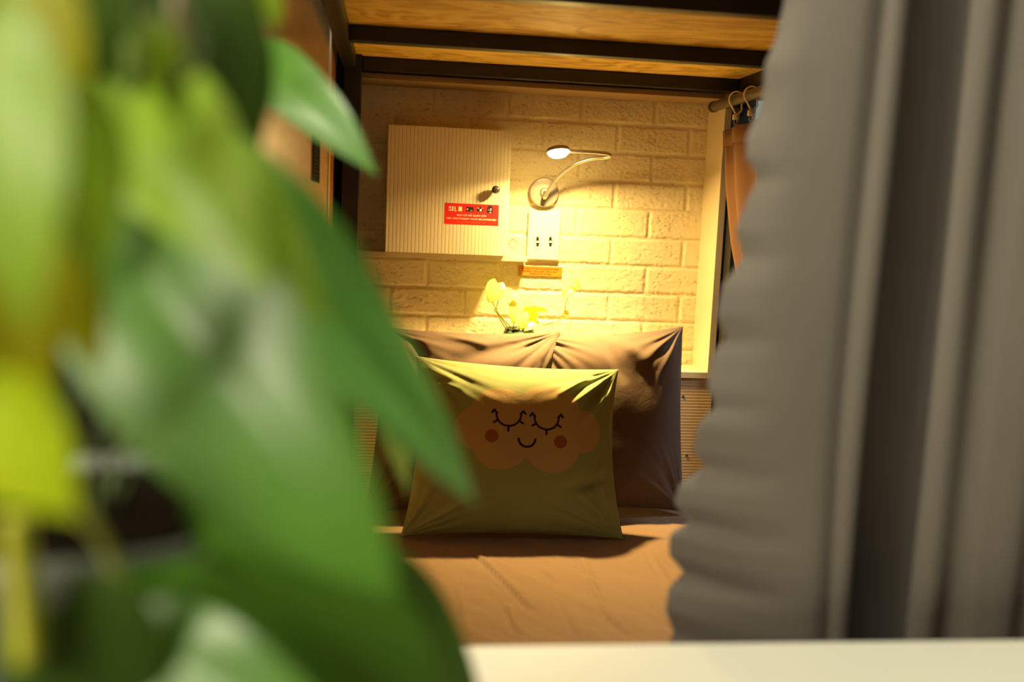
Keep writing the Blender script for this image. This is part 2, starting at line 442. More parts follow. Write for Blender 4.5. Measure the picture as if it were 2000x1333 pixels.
# ------------------------------------------------------------------ mattress with fitted sheet
mx0, mx1, my0, my1 = -0.118, X2 - 0.002, 1.14, 2.420
mat_t = thing('mattress', 'lower bunk mattress in a wrinkled brown fitted sheet', 'mattress', (0.36, 1.7, BZ - 0.18))
box((mx0 + 0.01, my0 + 0.01, BZ - 0.188), (mx1 - 0.01, my1 - 0.01, BZ - 0.015)).build('mattress_core', M['mattress'], mat_t, bevel=0.02)
def sheet():
    mb = MB(); nx, ny = 170, 260; vs = []
    creases = []
    for (ax, ay, bx, by, dd) in ((930, 1085, 1035, 1190, 1.6), (985, 1180, 1010, 1235, 1.0), (1130, 1090, 1180, 1210, .9), (1180, 1195, 1215, 1235, 1), (830, 1120, 860, 1150, .5),
                             (1060, 1110, 1080, 1140, .6), (1322, 1160, 1345, 1240, 1.1), (1335, 1110, 1360, 1150, .9), (890, 1150, 910, 1240, .6), (1265, 1080, 1330, 1190, .7), (1240, 1150, 1330, 1245, .8), (1090, 1170, 1130, 1245, .6)):
        p = PZ(ax, ay, BZ); q = PZ(bx, by, BZ); creases.append((p.xy, q.xy, dd))
    for j in range(ny + 1):
        for i in range(nx + 1):
            u = i / nx; v = j / ny
            x = lerp(mx0, mx1, u); y = lerp(my0, my1, v)
            ex = min(x - mx0, mx1 - x, y - my0, my1 - y)
            z = BZ - 0.022 * (1 - sstep(0, 0.03, ex)) ** 2
            z += 0.004 * noise.noise(Vector((x * 4, y * 4, 0))) + 0.0028 * noise.noise(Vector(((x + y * 0.6) * 16, (y - x * .4) * 4, 5)))
            z += 0.0012 * noise.noise(Vector(((x + y * 0.6) * 45, (y - x * .4) * 9, 8)))
            p2 = Vector((x, y))
            for p, q, dd in creases:
                d = q - p; L = d.length; t = (p2 - p).dot(d) / (L * L)
                if -0.1 < t < 1.1:
                    dn = (d.x * (p2.y - p.y) - d.y * (p2.x - p.x)) / L
                    if abs(dn) < 0.03:
                        w = max(0, 1 - (2 * abs(t - .5)) ** 2) ** .5 if 0 < t < 1 else 0
                        z += 0.0060 * dd * w * (math.exp(-((dn - .005) / .006) ** 2) - 0.8 * math.exp(-((dn + .004) / .0035) ** 2))
            z = min(z, BZ + 0.006)
            vs.append((x, y, z))
    w = nx + 1
    fs = [(j * w + i, j * w + i + 1, (j + 1) * w + i + 1, (j + 1) * w + i) for j in range(ny) for i in range(nx)]
    mb.add(vs, fs)
    ring = [i for i in range(nx + 1)] + [j * w + nx for j in range(1, ny + 1)] + [ny * w + i for i in range(nx - 1, -1, -1)] + [j * w for j in range(ny - 1, 0, -1)]
    o = len(mb.v); k = len(ring)
    for lv in (0.06, 0.188):
        for r in ring: x, y, z = vs[r]; mb.v.append((x, y, BZ - lv))
    for q in range(k):
        r = (q + 1) % k
        mb.f.append((ring[q], o + q, o + r, ring[r])); mb.mi.append(0)
        mb.f.append((o + q, o + k + q, o + k + r, o + r)); mb.mi.append(0)
    return mb
sheet().build('fitted_sheet', M['sheet'], mat_t, smooth=True)

# ------------------------------------------------------------------ pillows
def pillow(name, bl, br, tl, tr, tf, tb, inset, mats, seed, label, cat, amp=0.006, folds=(), group=None, n=110, floor=BZ + 0.004, p=3.0, vm=0.0, pt=3.0):
    bl, br, tl, tr = map(Vector, (bl, br, tl, tr))
    nrm = ((br - bl).cross(tl - bl)).normalized()
    if nrm.y > 0: nrm = -nrm
    def base(u, v):
        U = u * (1 - inset[0] * (1 - v * v) * u * u); V = v * (1 - inset[1] * (1 - u * u) * v * v)
        a = (U + 1) / 2; b = (V + 1) / 2
        return lerp(lerp(bl, br, a), lerp(tl, tr, a), b)
    def th(u, v):
        if v > vm: fv = max(0, 1 - ((v - vm) / (1 - vm)) ** pt) ** 0.75
        else: fv = max(0, 1 - ((vm - v) / (1 + vm)) ** 3.2) ** 0.62
        return max(0, (1 - abs(u) ** p)) ** 0.62 * fv
    def wr(u, v, s):
        r = 0
        for cu, cv in ((-1, -1), (1, -1), (-1, 1), (1, 1)):
            du, dv = u - cu, v - cv; d = math.hypot(du, dv)
            a = math.atan2(dv, du)
            r += math.exp(-(d / 0.55) ** 2) * sstep(0, .15, d) * noise.noise(Vector((a * 8 + seed * 3.3 + cu, cv + s * 5, d * 1.2))) * 1.7
        # puckers along the seams
        ed = 1 - max(abs(u), abs(v))
        al = v if abs(u) > abs(v) else u
        r += math.exp(-(ed / 0.09) ** 2) * noise.noise(Vector((al * 14 + seed, s * 3, ed * 3))) * 0.55
        r += 0.5 * noise.noise(Vector((u * 2.2 + seed, v * 2.2, s * 4.0)))
        for fu, fv, gu, gv, wd, dp in folds:
            if s < 0: continue
            dx, dy = gu - fu, gv - fv; L = math.hypot(dx, dy)
            t = ((u - fu) * dx + (v - fv) * dy) / (L * L)
            if 0 < t < 1:
                dn = (dx * (v - fv) - dy * (u - fu)) / L
                r += dp * math.sin(math.pi * t) * math.exp(-(dn / wd) ** 2)
        return r
    mb = MB(); uv = {}
    idx = {}
    def put(u, v, side):
        e = th(u, v); w = min(1, e * 1.6)
        q = base(u, v) + nrm * ((tf if side > 0 else -tb) * e + (amp * wr(u, v, side) * w * (1 if side > 0 else .5)))
        if floor is not None and q.z < floor:
            q.z = floor
        mb.v.append(tuple(q)); return len(mb.v) - 1
    def cc(t):                       # denser towards the seams
        return math.sin(t * math.pi / 2) * 0.6 + t * 0.4
    for side in (1, -1):
        for j in range(n + 1):
            for i in range(n + 1):
                u = cc(i / n * 2 - 1); v = cc(j / n * 2 - 1)
                edge = i in (0, n) or j in (0, n)
                if side < 0 and edge: idx[(side, i, j)] = idx[(1, i, j)]
                else: idx[(side, i, j)] = put(u, v, side); uv[idx[(side, i, j)]] = (u, v, side)
    for side in (1, -1):
        for j in range(n):
            for i in range(n):
                q = (idx[(side, i, j)], idx[(side, i + 1, j)], idx[(side, i + 1, j + 1)], idx[(side, i, j + 1)])
                mb.f.append(q if side > 0 else q[::-1]); mb.mi.append(0 if side > 0 else len(mats) - 1)
    o = mb.build(name, mats, smooth=True)
    layer = o.data.uv_layers.new(name='print')
    for lp in o.data.loops:
        t = uv[lp.vertex_index]; layer.data[lp.index].uv = (t[0] * .5 + .5, t[1] * .5 + .5)
    return tag(o, label, cat, group)

zt = P(1200, 655, 2.40).z
pillow('pillow', PZ(1040, 1003, BZ + .012), PZ(1336, 1000, BZ + .012), P(1035, 652, 2.455), P(1334, 638, 2.445), 0.088, 0.015, (0.05, 0.055), [M['taupe']], 3,
       'taupe bed pillow on the right with one pointed corner standing up', 'pillow', 0.012,
       folds=((.97, .9, .75, .2, .07, .4), (0.0, 0.9, 0.4, 0.5, .08, .9), (-.2, 1.0, .1, .3, .07, -1)), group='taupe pillows against the headboard', vm=0.52, pt=2.0)
pillow('pillow', PZ(712, 1002, BZ + .012), PZ(1080, 1002, BZ + .012), P(745, 638, 2.44), P(1094, 648, 2.43), 0.085, 0.01, (0.05, 0.05), [M['taupe']], 8,
       'taupe bed pillow on the left, partly hidden by the green leaves', 'pillow', 0.014,
       folds=((0.97, 0.95, -0.3, 0.55, .10, -1.3), (.97, .98, .6, .2, .09, 1.2), (-0.9, 0.95, -.55, .2, .06, 1.2), (-.7, .95, -.4, .3, .05, -1.2), (-.5, .98, .2, .78, .05, 1.0)), group='taupe pillows against the headboard', vm=0.52, pt=2.0)

# cushion with the printed sleeping cloud
def cushion_mat():
    m = NT('green_printed_cushion_cotton', (0.55, 0.58, 0.30), 0.85, 0, 0.15)
    uvn = m.n('ShaderNodeUVMap', uv_map='print'); sp_ = m.n('ShaderNodeSeparateXYZ'); m.link(uvn.outputs[0], sp_.inputs[0])
    # millimetres on the cushion, origin in the middle
    X = m.math('MULTIPLY', m.math('SUBTRACT', sp_.outputs[0], 0.5), 400.0)
    Yv = m.math('MULTIPLY', m.math('SUBTRACT', sp_.outputs[1], 0.5), 340.0)
    def q(px, py):   # photograph measure -> cushion measure (seen sizes along its face)
        t = (py - 712) / (1050 - 712)
        xl = lerp(822, 792, t); xr = lerp(1197, 1208, t)
        u = (px - xl) / (xr - xl); v = 1 - t + 0.03 * (u - .5)
        return (u - .5) * 400.0, (v - .5) * 340.0
    def dist(c):
        dx = m.math('SUBTRACT', X, c[0]); dy = m.math('SUBTRACT', Yv, c[1])
        return m.math('SQRT', m.math('ADD', m.math('MULTIPLY', dx, dx), m.math('MULTIPLY', dy, dy))), dx, dy
    def disc(c, r): return m.math('SUBTRACT', dist(c)[0], r)
    def arc(c, r, lim, w):          # lower part of a circle line
        d, dx, dy = dist(c)
        a = m.math('SUBTRACT', m.math('ABSOLUTE', m.math('SUBTRACT', d, r)), w)
        return m.math('MAXIMUM', a, m.math('SUBTRACT', dy, lim))
    def seg(a, b, w):
        vx, vy = b[0] - a[0], b[1] - a[1]; L2 = vx * vx + vy * vy
        px_ = m.math('SUBTRACT', X, a[0]); py_ = m.math('SUBTRACT', Yv, a[1])
        t = m.math('DIVIDE', m.math('ADD', m.math('MULTIPLY', px_, vx), m.math('MULTIPLY', py_, vy)), L2, clamp=True)
        ex = m.math('SUBTRACT', px_, m.math('MULTIPLY', t, vx)); ey = m.math('SUBTRACT', py_, m.math('MULTIPLY', t, vy))
        return m.math('SUBTRACT', m.math('SQRT', m.math('ADD', m.math('MULTIPLY', ex, ex), m.math('MULTIPLY', ey, ey))), w)
    def union(l):
        r = l[0]
        for x in l[1:]: r = m.math('MINIMUM', r, x)
        return r
    def mask(sd): return m.math('LESS_THAN', sd, 0.0)
    cloud = union([disc(q(970, 826), 58), disc(q(926, 848), 41), disc(q(972, 873), 53), disc(q(1066, 878), 53), disc(q(1122, 852), 42), disc(q(1058, 820), 62), disc(q(1018, 850), 55)])
    cheeks = union([disc(q(955, 863), 12.5), disc(q(1081, 872), 12.5)])
    def eye(cx, cy):
        L = [arc(q(cx, cy), 23, 3, 2.0)]
        for a in (-178, -148, -90, -32, -2):
            r0, r1 = 23, 34 if abs(a + 90) > 80 else 32
            ar = math.radians(a); c = q(cx, cy)
            if abs(a + 90) > 80:
                k = 1 if a > -90 else -1
                p0 = (c[0] + k * 22, c[1] + 1); p1 = (c[0] + k * 27, c[1] + 7); p2 = (c[0] + k * 31, c[1] + 2)
                L += [seg(p0, p1, 2.2), seg(p1, p2, 2.2)]
            else:
                L.append(seg((c[0] + r0 * math.cos(ar), c[1] + r0 * math.sin(ar)), (c[0] + r1 * math.cos(ar), c[1] + r1 * math.sin(ar)), 2.1))
        return L
    lines = union(eye(986, 821) + eye(1055, 826) + [arc(q(1019, 867), 15.5, 1, 2.2)])
    v = m.coord(); f = m.noise(v, 6, 3)
    c = m.mix(f, (0.185, 0.22, 0.095), (0.21, 0.25, 0.11))
    c = m.mix(mask(cloud), c, (0.32, 0.235, 0.11))
    c = m.mix(mask(cheeks), c, (0.21, 0.065, 0.03))
    c = m.mix(mask(lines), c, (0.008, 0.008, 0.02))
    m.color(c)
    cr = m.noise(m.coord(), 24, 4, 0.55, 0.6); fine = m.noise(v, 900, 2)
    m.bump(m.math('ADD', cr, m.math('MULTIPLY', fine, .12)), 0.3, 0.004); m.set('Sheen Weight', 0.15)
    return m.m
M['cushion'] = cushion_mat()
M['cushion_back'] = fabric('green_cushion_cotton', (0.2, 0.23, 0.1))
pillow('cushion', PZ(782, 1049, BZ + .006), PZ(1218, 1054, BZ + .006), P(812, 696, 2.262), P(1208, 722, 2.267), 0.070, 0.040, (0.085, 0.05), [M['cushion'], M['cushion_back']], 5,
       'pale green square cushion printed with a smiling sleeping cloud', 'cushion', 0.011,
       folds=((0.95, .95, .45, .45, .035, 1.5), (.8, .97, .35, .6, .03, 1.2), (.97, .8, .6, .25, .035, 1.3), (.92, -.15, .35, -.45, .05, 1.5), (.9, -.3, .5, -.5, .04, -1.2), (-.95, .9, -.5, .65, .05, 1.0),
              (-.9, .7, -.55, .6, .04, 1.0), (.9, .6, .95, .0, .04, .9)), p=3.4, vm=0.42, pt=2.0)

# ------------------------------------------------------------------ wall cabinet
YC = YW - 0.085
c0 = P(752, 492, YC); c1 = P(1000, 252, YC)
cz0, cz1 = c0.z, P(870, 249, YC).z
cab = thing('wall_cabinet', 'small cream wall cabinet with ribbed door above the shelf', 'cabinet', ((c0.x + c1.x) / 2, YW - .04, cz0))
box((c0.x + .002, YC + .017, cz0 + .002), (c1.x - .002, YW - .0075, cz1 - .002)).build('cabinet_body', M['cream_board'], cab)
door = box((c0.x, YC, cz0), (c1.x, YC + .016, cz1)).build('door', M['ribbed_door'], cab, bevel=.001)
RX = Matrix.Rotation(math.pi / 2, 4, 'X')     # local z -> world -y
kp = P(968, 371, YC - .012)
MB().lathe([(0.004, 0), (0.004, .008), (0.0085, .011), (0.0105, .017), (0.0095, .022), (0.005, .0245), (0, .025)], Matrix.Translation((kp.x, YC - 0.0002, kp.z)) @ RX, 28).build('knob', M['knob'], door, smooth=True)
rg = P(1005, 470, YW - .012)
pts = [rg + Vector((.0085 * math.cos(a), .002 * math.sin(a), .0085 * math.sin(a))) for a in [i * math.pi / 12 for i in range(25)]]
rb = MB(); rb.tube(pts, .0009, 8); rb.tube([rg + Vector((-.0085, 0, 0)), Vector((c1.x - .001, rg.y, rg.z))], .001, 8)
rb.build('pull_ring', M['chrome'], cab, smooth=True)

def text_mesh(mb, s, size, M4, mi, align='CENTER', width=None, bold=0.0):
    cu = bpy.data.curves.new('lettering', 'FONT'); cu.body = s; cu.size = size; cu.align_x = align; cu.align_y = 'CENTER'
    cu.offset = bold; cu.extrude = 0.00005
    o = bpy.data.objects.new('lettering', cu); COL.objects.link(o)
    dg = bpy.context.evaluated_depsgraph_get(); me = bpy.data.meshes.new_from_object(o.evaluated_get(dg))
    vs = [v.co.copy() for v in me.vertices]
    if width and vs:
        w = max(v.x for v in vs) - min(v.x for v in vs)
        if w > 0: vs = [Vector((v.x * width / w, v.y, v.z)) for v in vs]
    mb.add([M4 @ v for v in vs], [tuple(p.vertices) for p in me.polygons], mi)
    bpy.data.objects.remove(o); bpy.data.curves.remove(cu); bpy.data.meshes.remove(me)

def sticker_red():
    a = P(869, 397, YC); b = P(973, 440, YC)
    cx, cz = (a.x + b.x) / 2, (P(869, 397, YC).z + P(973, 441, YC).z) / 2
    W = (b.x - a.x); H = P(921, 398, YC).z - P(921, 439, YC).z
    mats = [M['red'], M['s_white'], M['s_black'], M['s_pink'], M['s_green'], M['s_grey']]
    mb = MB(); y = YC - .0004
    mb.box((cx - W / 2, y, cz - H / 2), (cx + W / 2, YC - .0001, cz + H / 2), 0)
    def R(x, z, w, h, m, lay=1):
        mb.box((cx + x * W - w * W / 2, y - .0001 * lay, cz + z * H - h * H / 2), (cx + x * W + w * W / 2, y - .00002, cz + z * H + h * H / 2), m)
    def D(x, z, r, m, lay=2):
        mb.lathe([(r * W, 0), (r * W, .0001 * lay)], Matrix.Translation((cx + x * W, y - .00002, cz + z * H)) @ RX, 20, m)
    zi = .24
    for k, x in enumerate((-.415, -.39)): R(x, zi + .06, .016, .10, 1); R(x, zi - .07, .016, .08, 1)
    R(-.355, zi, .022, .22, 1); R(-.333, zi, .012, .20, 4); R(-.310, zi + .02, .016, .16, 1); R(-.30, zi - .1, .03, .05, 1)
    R(-.215, zi, .075, .24, 5); R(-.215, zi, .062, .21, 1, 2)
    R(-.035, zi, .14, .23, 2); D(-.08, zi, .013, 1); R(-.01, zi - .06, .04, .05, 5, 2)
    R(.15, zi, .12, .20, 2); R(.15, zi + .11, .06, .05, 2); D(.165, zi - .02, .022, 1); R(.12, zi + .07, .03, .04, 1, 2); R(.19, zi + .07, .02, .03, 1, 2)
    R(.335, zi - .03, .11, .25, 2); D(.335, zi + .10, .05, 2, 1); R(.352, zi + .03, .018, .12, 1, 3); R(.315, zi, .018, .07, 5, 3); R(.345, zi - .11, .03, .04, 1, 3); R(.40, zi - .15, .07, .015, 2)
    T = lambda z: Matrix.Translation((cx, y - .0001, cz + z * H)) @ RX
    text_mesh(mb, 'BẠN CÓ ĐỂ QUÊN ĐỒ?', .0052, T(-.06) @ Matrix.Translation((.0, 0, 0)), 1, width=W * .54, bold=.00008)
    text_mesh(mb, 'DID YOU FORGET YOUR BELONGINGS?', .0055, T(-.225), 1, width=W * .92, bold=.00008)
    text_mesh(mb, '您忘记带走随身物品了吗?', .0050, T(-.385), 3, width=W * .55)
    mb.build('warning_sticker', mats, door)
sticker_red()

# shelf batten under the cabinet
s0 = P(700, 488, YW - .045); s1 = P(1030, 503, YW - .045)
sh = MB().box((XL - .002, YW - .045, cz0 - .0145), (s1.x, YW - .0075, cz0 - .0015))
tag(sh.build('wall_shelf', M['cream_board'], bevel=.001), 'narrow cream shelf board under the small cabinet', 'shelf')

# ------------------------------------------------------------------ socket plate and its label
YP = YW - .016
a = P(1033, 411, YP); b = P(1091, 509, YP)
sx0, sx1, sz0, sz1 = a.x + .0005, b.x, b.z, a.z
sk = thing('power_socket', 'white double power socket plate below the reading lamp', 'socket', ((sx0 + sx1) / 2, YW - .007, sz0))
pl = box((sx0, YP, sz0), (sx1, YW - .0076, sz1)).build('cover_plate', M['plastic'], sk, bevel=.0025)
for i, sx in enumerate((1050, 1075)):
    top = P(sx, 466, YP); bot = P(sx, 479, YP)
    mb = MB()
    for c, sgn in ((top, 1), (bot, -1)):
        mb.box((c.x - .0034, YP - .0004, c.z - .0040), (c.x + .0034, YP + .0005, c.z + .0040))
        mb.box((c.x - .0052, YP - .0004, c.z - sgn * .0045 - .0015 if sgn > 0 else c.z + .0030), (c.x + .0052, YP + .0005, c.z - .0030 if sgn > 0 else c.z + .0060))
    mb.build('socket_holes', M['hole'], sk)
c = P(1062, 440, YP)
MB().lathe([(.0075, 0), (.0075, .0006), (.0065, .0008), (0, .0008)], Matrix.Translation((c.x, YP - .0001, c.z)) @ RX, 28).build('indicator_disc', M['plastic'], sk)

def sticker_orange():
    a = P(1013, 521, YW - .008); b = P(1097, 540, YW - .008)
    cx, cz = (a.x + b.x) / 2, (a.z + b.z) / 2; W = b.x - a.x; H = P(1055, 521, YW - .008).z - P(1055, 540, YW - .008).z
    y = YW - .0082; mb = MB(); mb.box((cx - W / 2, y, cz - H / 2), (cx + W / 2, YW - .0072, cz + H / 2), 0)
    for s_ in (-1, 1):
        mb.box((cx - W / 2, y - .0001, cz + s_ * H * .48 - .0003), (cx + W / 2, y - .00001, cz + s_ * H * .48 + .0003), 1)
        mb.box((cx + s_ * W * .497 - .0003, y - .0001, cz - H / 2), (cx + s_ * W * .497 + .0003, y - .00001, cz + H / 2), 1)
    T = lambda z: Matrix.Translation((cx, y - .0001, cz + z * H)) @ RX
    text_mesh(mb, 'VUI LÒNG TẮT ĐÈN KHI KHÔNG SỬ DỤNG', .0060, T(.24), 1, width=W * .86, bold=.00022)
    text_mesh(mb, 'PLEASE TURN OFF THE LIGHT', .0055, T(-.03), 1, width=W * .80, bold=.00018)
    text_mesh(mb, 'WHEN NOT IN USE', .0055, T(-.28), 1, width=W * .50, bold=.00018)
    tag(mb.build('notice_sticker', [M['orange'], M['s_brown']]), 'orange printed notice sticker on the brick below the socket', 'sticker')
sticker_orange()

# ------------------------------------------------------------------ gooseneck reading lamp
YB = YW - .0075
bc = P(1063, 376, YB - .012)
lamp = thing('reading_lamp', 'silver gooseneck reading lamp, lit, fixed to the brick wall', 'lamp', (bc.x, YB, bc.z))
MB().lathe([(0.0385, 0), (0.0385, .012), (.0365, .0145), (.012, .0160), (.011, .022), (.009, .025), (0, .026)], Matrix.Translation((bc.x, YB, bc.z)) @ RX, 48).build('wall_rose', M['satin'], lamp, smooth=False, bevel=.0004)
HY = YW - .185
hc = P(1090, 294, HY)
neck = catmull([Vector((bc.x, YB - .022, bc.z)), P(1064, 386, YB - .040), P(1074, 367, YB - .062), P(1092, 344, YB - .085), P(1120, 323, YB - .115), P(1155, 311, YB - .145), P(1184, 308, HY + .010), P(1191, 303, HY - .008), P(1175, 299, HY - .012), P(1145, 297, HY - .008), P(1112, 296, HY)], 8)
MB().tube(neck, [.0054 if i < 12 else .0044 for i in range(len(neck))], 14).build('gooseneck', M['chrome'], lamp, smooth=True)
tilt = math.radians(15)
hd = Vector((0.10, -math.sin(tilt), -math.cos(tilt))).normalized()       # direction the head faces
hm = Matrix.Translation(hc) @ hd.to_track_quat('Z', 'Y').to_matrix().to_4x4()
MB().lathe([(0, -.0085), (.018, -.0080), (.0265, -.0045), (.0285, .001), (.0285, .0045), (.0262, .0045), (.0262, .0010), (.0, .0009)], hm, 48).build('lamp_head', M['satin'], lamp, smooth=True)
MB().lathe([(.0255, .0012), (.0255, .0045), (.0245, .0095), (.018, .0148), (0, .0170)], hm, 40).build('lit_lens', M['led'], lamp, smooth=True)
ll = area('reading_lamp_light', hc + hd * .0180, hc + hd, .036, LAMP_POW, LAMP_COL, 'DISK')
ll.data.spread = math.radians(172)
sl = bpy.data.lights.new('reading_lamp_beam', 'SPOT'); sl.energy = BEAM_POW; sl.color = LAMP_COL
sl.spot_size = math.radians(104); sl.spot_blend = 1.0; sl.shadow_soft_size = .018
so = bpy.data.objects.new('reading_lamp_beam', sl); COL.objects.link(so)
so.location = hc + hd * .021; so.rotation_euler = Vector((0.05, -.24, -1)).to_track_quat('-Z', 'Y').to_euler()

# ------------------------------------------------------------------ jar with pothos cutting on the ledge
JY = 2.552
jc = P(1012, 690, JY); jz = ZLED + .0005
jr = (P(1043, 655, JY).x - P(982, 655, JY).x) / 2
jt = P(1012, 641, JY).z
jar = thing('glass_jar', 'green tinted glass jar behind the pillows on the ledge', 'jar', (jc.x, JY, jz))
h = jt - jz
jm = Matrix.Translation((jc.x, JY, jz))
MB().lathe([(jr * .95, 0), (jr * 1.05, .008), (jr * 1.05, h * .72), (jr * .93, h * .85), (jr * .93, h), (jr * .86, h), (jr * .86, h * .84), (jr * .98, h * .70), (jr * .98, .012), (0, .008)], jm, 40).build('jar_body', M['glass'], jar, smooth=True)
MB().lathe([(jr * .94, h * .80), (jr * 1.0, h * .82), (jr * 1.0, h * .90), (jr * .94, h * .92)], jm, 40).build('jar_rim', plain('dark_green_glass', (0.05, 0.12, 0.04), .2), jar, smooth=True)

def leaf_mesh(base, tip, width, up, droop=.12, fold=.18, curl=.0, heart=.16, nt=22, ns=12, wave=.03, seed=0, peak=.45, tipx=.78):
    base, tip = Vector(base), Vector(tip); ax = tip - base; L = ax.length; ax = ax / L
    nr = Vector(up); nr = (nr - ax * nr.dot(ax)).normalized(); sd = ax.cross(nr)
    mb = MB(); vs = []
    e1 = peak; e2 = tipx; mx = max((i / 100) ** e1 * (1 - i / 100) ** e2 for i in range(101))
    for j in range(nt + 1):
        t = j / nt; t = t ** 1.15
        w = (t ** e1 * (1 - t) ** e2) / mx * width / 2
        for i in range(ns + 1):
            s = i / ns * 2 - 1
            a = t - heart * abs(s) ** 1.6 * (1 - t) ** 2.2 * (1 if t > 0 else 0)
            hgt = -droop * L * (t * t - t) * 1.0 - curl * L * t ** 3 + fold * abs(s) * w - fold * .5 * w * s * s
            hgt += wave * L * math.sin(t * 9 + seed + s * 2) * abs(s) ** 2 * (1 - t)
            vs.append(base + ax * (a * L) + sd * (s * w) + nr * hgt)
    w_ = ns + 1
    mb.add(vs, [(j * w_ + i, j * w_ + i + 1, (j + 1) * w_ + i + 1, (j + 1) * w_ + i) for j in range(nt) for i in range(ns)])
    return mb

cut = thing('pothos_cutting', 'lime green pothos sprig standing in the glass jar', 'plant', (jc.x, JY, jz + .012))
root = Vector((jc.x, JY, jz + .02))
def cpt(px, py, dy=0): return P(px, py, JY + dy)
for (bx, by, tx, ty, w, dy0, dy1, up) in (
        (972, 553, 956, 592, .050, -.02, -.035, (0, -1, .1)), (975, 571, 1014, 580, .040, -.01, -.03, (0, -.5, 1)),
        (1008, 592, 1003, 632, .040, -.02, -.03, (.2, -1, .3)), (1036, 600, 1040, 636, .038, .0, -.02, (-.3, -1, .2)),
        (1025, 597, 1071, 596, .036, -.01, -.03, (0, -.35, 1)), (1046, 609, 1094, 614, .034, -.02, -.03, (0, -.4, 1)),
        (1117, 560, 1098, 582, .034, -.02, -.03, (.3, -1, .7)), (1130, 563, 1114, 539, .026, -.02, -.03, (.6, -.8, .5)),
        (1052, 633, 1024, 645, .030, -.03, -.045, (0, -.6, 1)), (1020, 612, 1018, 645, .036, -.03, -.04, (0, -1, .4)), (1105, 607, 1108, 622, .012, -.01, -.02, (0, -1, .3))):
    leaf_mesh(cpt(bx, by, dy0), cpt(tx, ty, dy1), w, up, .25, .35, .05).build('leaf', M['cut_leaf'], cut, smooth=True)
for pts in (((1000, 645, 0), (975, 615, -.01), (962, 590, -.02)), ((992, 650, 0), (971, 612, 0), (974, 585, -.01), (980, 573, -.01)), ((996, 650, -.01), (985, 630, 0), (965, 605, 0)),
            ((1002, 650, 0), (1006, 620, -.01), (1000, 600, -.01), (990, 592, -.01)), ((1012, 650, 0), (1028, 615, 0), (1036, 600, 0)), ((1018, 650, 0), (1030, 620, 0), (1046, 609, -.01)),
            ((1025, 652, 0), (1060, 636, -.01), (1090, 628, -.01), (1102, 612, -.01), (1106, 590, -.02), (1117, 562, -.02)), ((1030, 655, -.01), (1040, 645, -.02), (1052, 633, -.03))):
    q = [root] + [cpt(*p) for p in pts]
    MB().tube(catmull(q, 5), .0013, 8).build('stem', M['vinestem'], cut, smooth=True)

# ------------------------------------------------------------------ rod, hooks, brown curtain on the right
XRD = .79
r0 = P(1397, 208, 2.452); XRD = r0.x
rod = thing('curtain_rod', 'dark grey metal curtain rod along the right of the bunk', 'curtain rod', (XRD, 2.45, r0.z))
MB().tube([(XRD, 2.452, r0.z), (XRD, 2.446, r0.z), (XRD, YF + .10, r0.z)], .0125, 24).build('rod_tube', M['grey_steel'], rod, smooth=False)
MB().lathe([(.0138, 0), (.0138, .014), (.009, .016), (0, .016)], Matrix.Translation((XRD, 2.468, r0.z)) @ RX, 24).build('end_cap', M['hole'], rod)
for yy in (2.40, 1.2):
    box((XRD + .0128, yy - .012, r0.z - .008), (X2 + .0035, yy + .012, r0.z + .008)).build('bracket', M['black_metal'], rod, bevel=.002)
def hook(yv, label):
    t = thing('curtain_hook', label, 'curtain hook', (XRD, yv, r0.z - .07), 'cream hooks on the curtain rod')
    pts = []
    R = .0175
    for k in range(15):
        an = math.radians(225 - k * 19)       # over the rod, open at the bottom
        pts.append(Vector((XRD + R * math.cos(an) * 1.0, yv - .003, r0.z + R * math.sin(an))))
    pts = [Vector((XRD + .001, yv - .003, r0.z - .034))] + pts[:] + [Vector((XRD + .014, yv - .003, r0.z - .024)), Vector((XRD + .004, yv - .003, r0.z - .034))]
    mb = MB(); mb.tube(catmull(pts, 3), .0021, 8); mb.box((XRD - .006, yv - .006, r0.z - .046), (XRD + .008, yv, r0.z - .034))
    mb.build('hook_body', M['hook'], t, smooth=True)
    e = [Vector((XRD + .001 + .004 * math.cos(a), yv - .003, r0.z - .051 + .006 * math.sin(a))) for a in [k * math.pi / 6 for k in range(13)]]
    MB().tube(e, .0009, 6).build('eye_ring', M['chrome'], t, smooth=True)
hook(2.30, 'cream plastic hook nearest the far end of the rod')
hook(2.20, 'cream plastic hook beside the grey curtain, in front of the blue card')

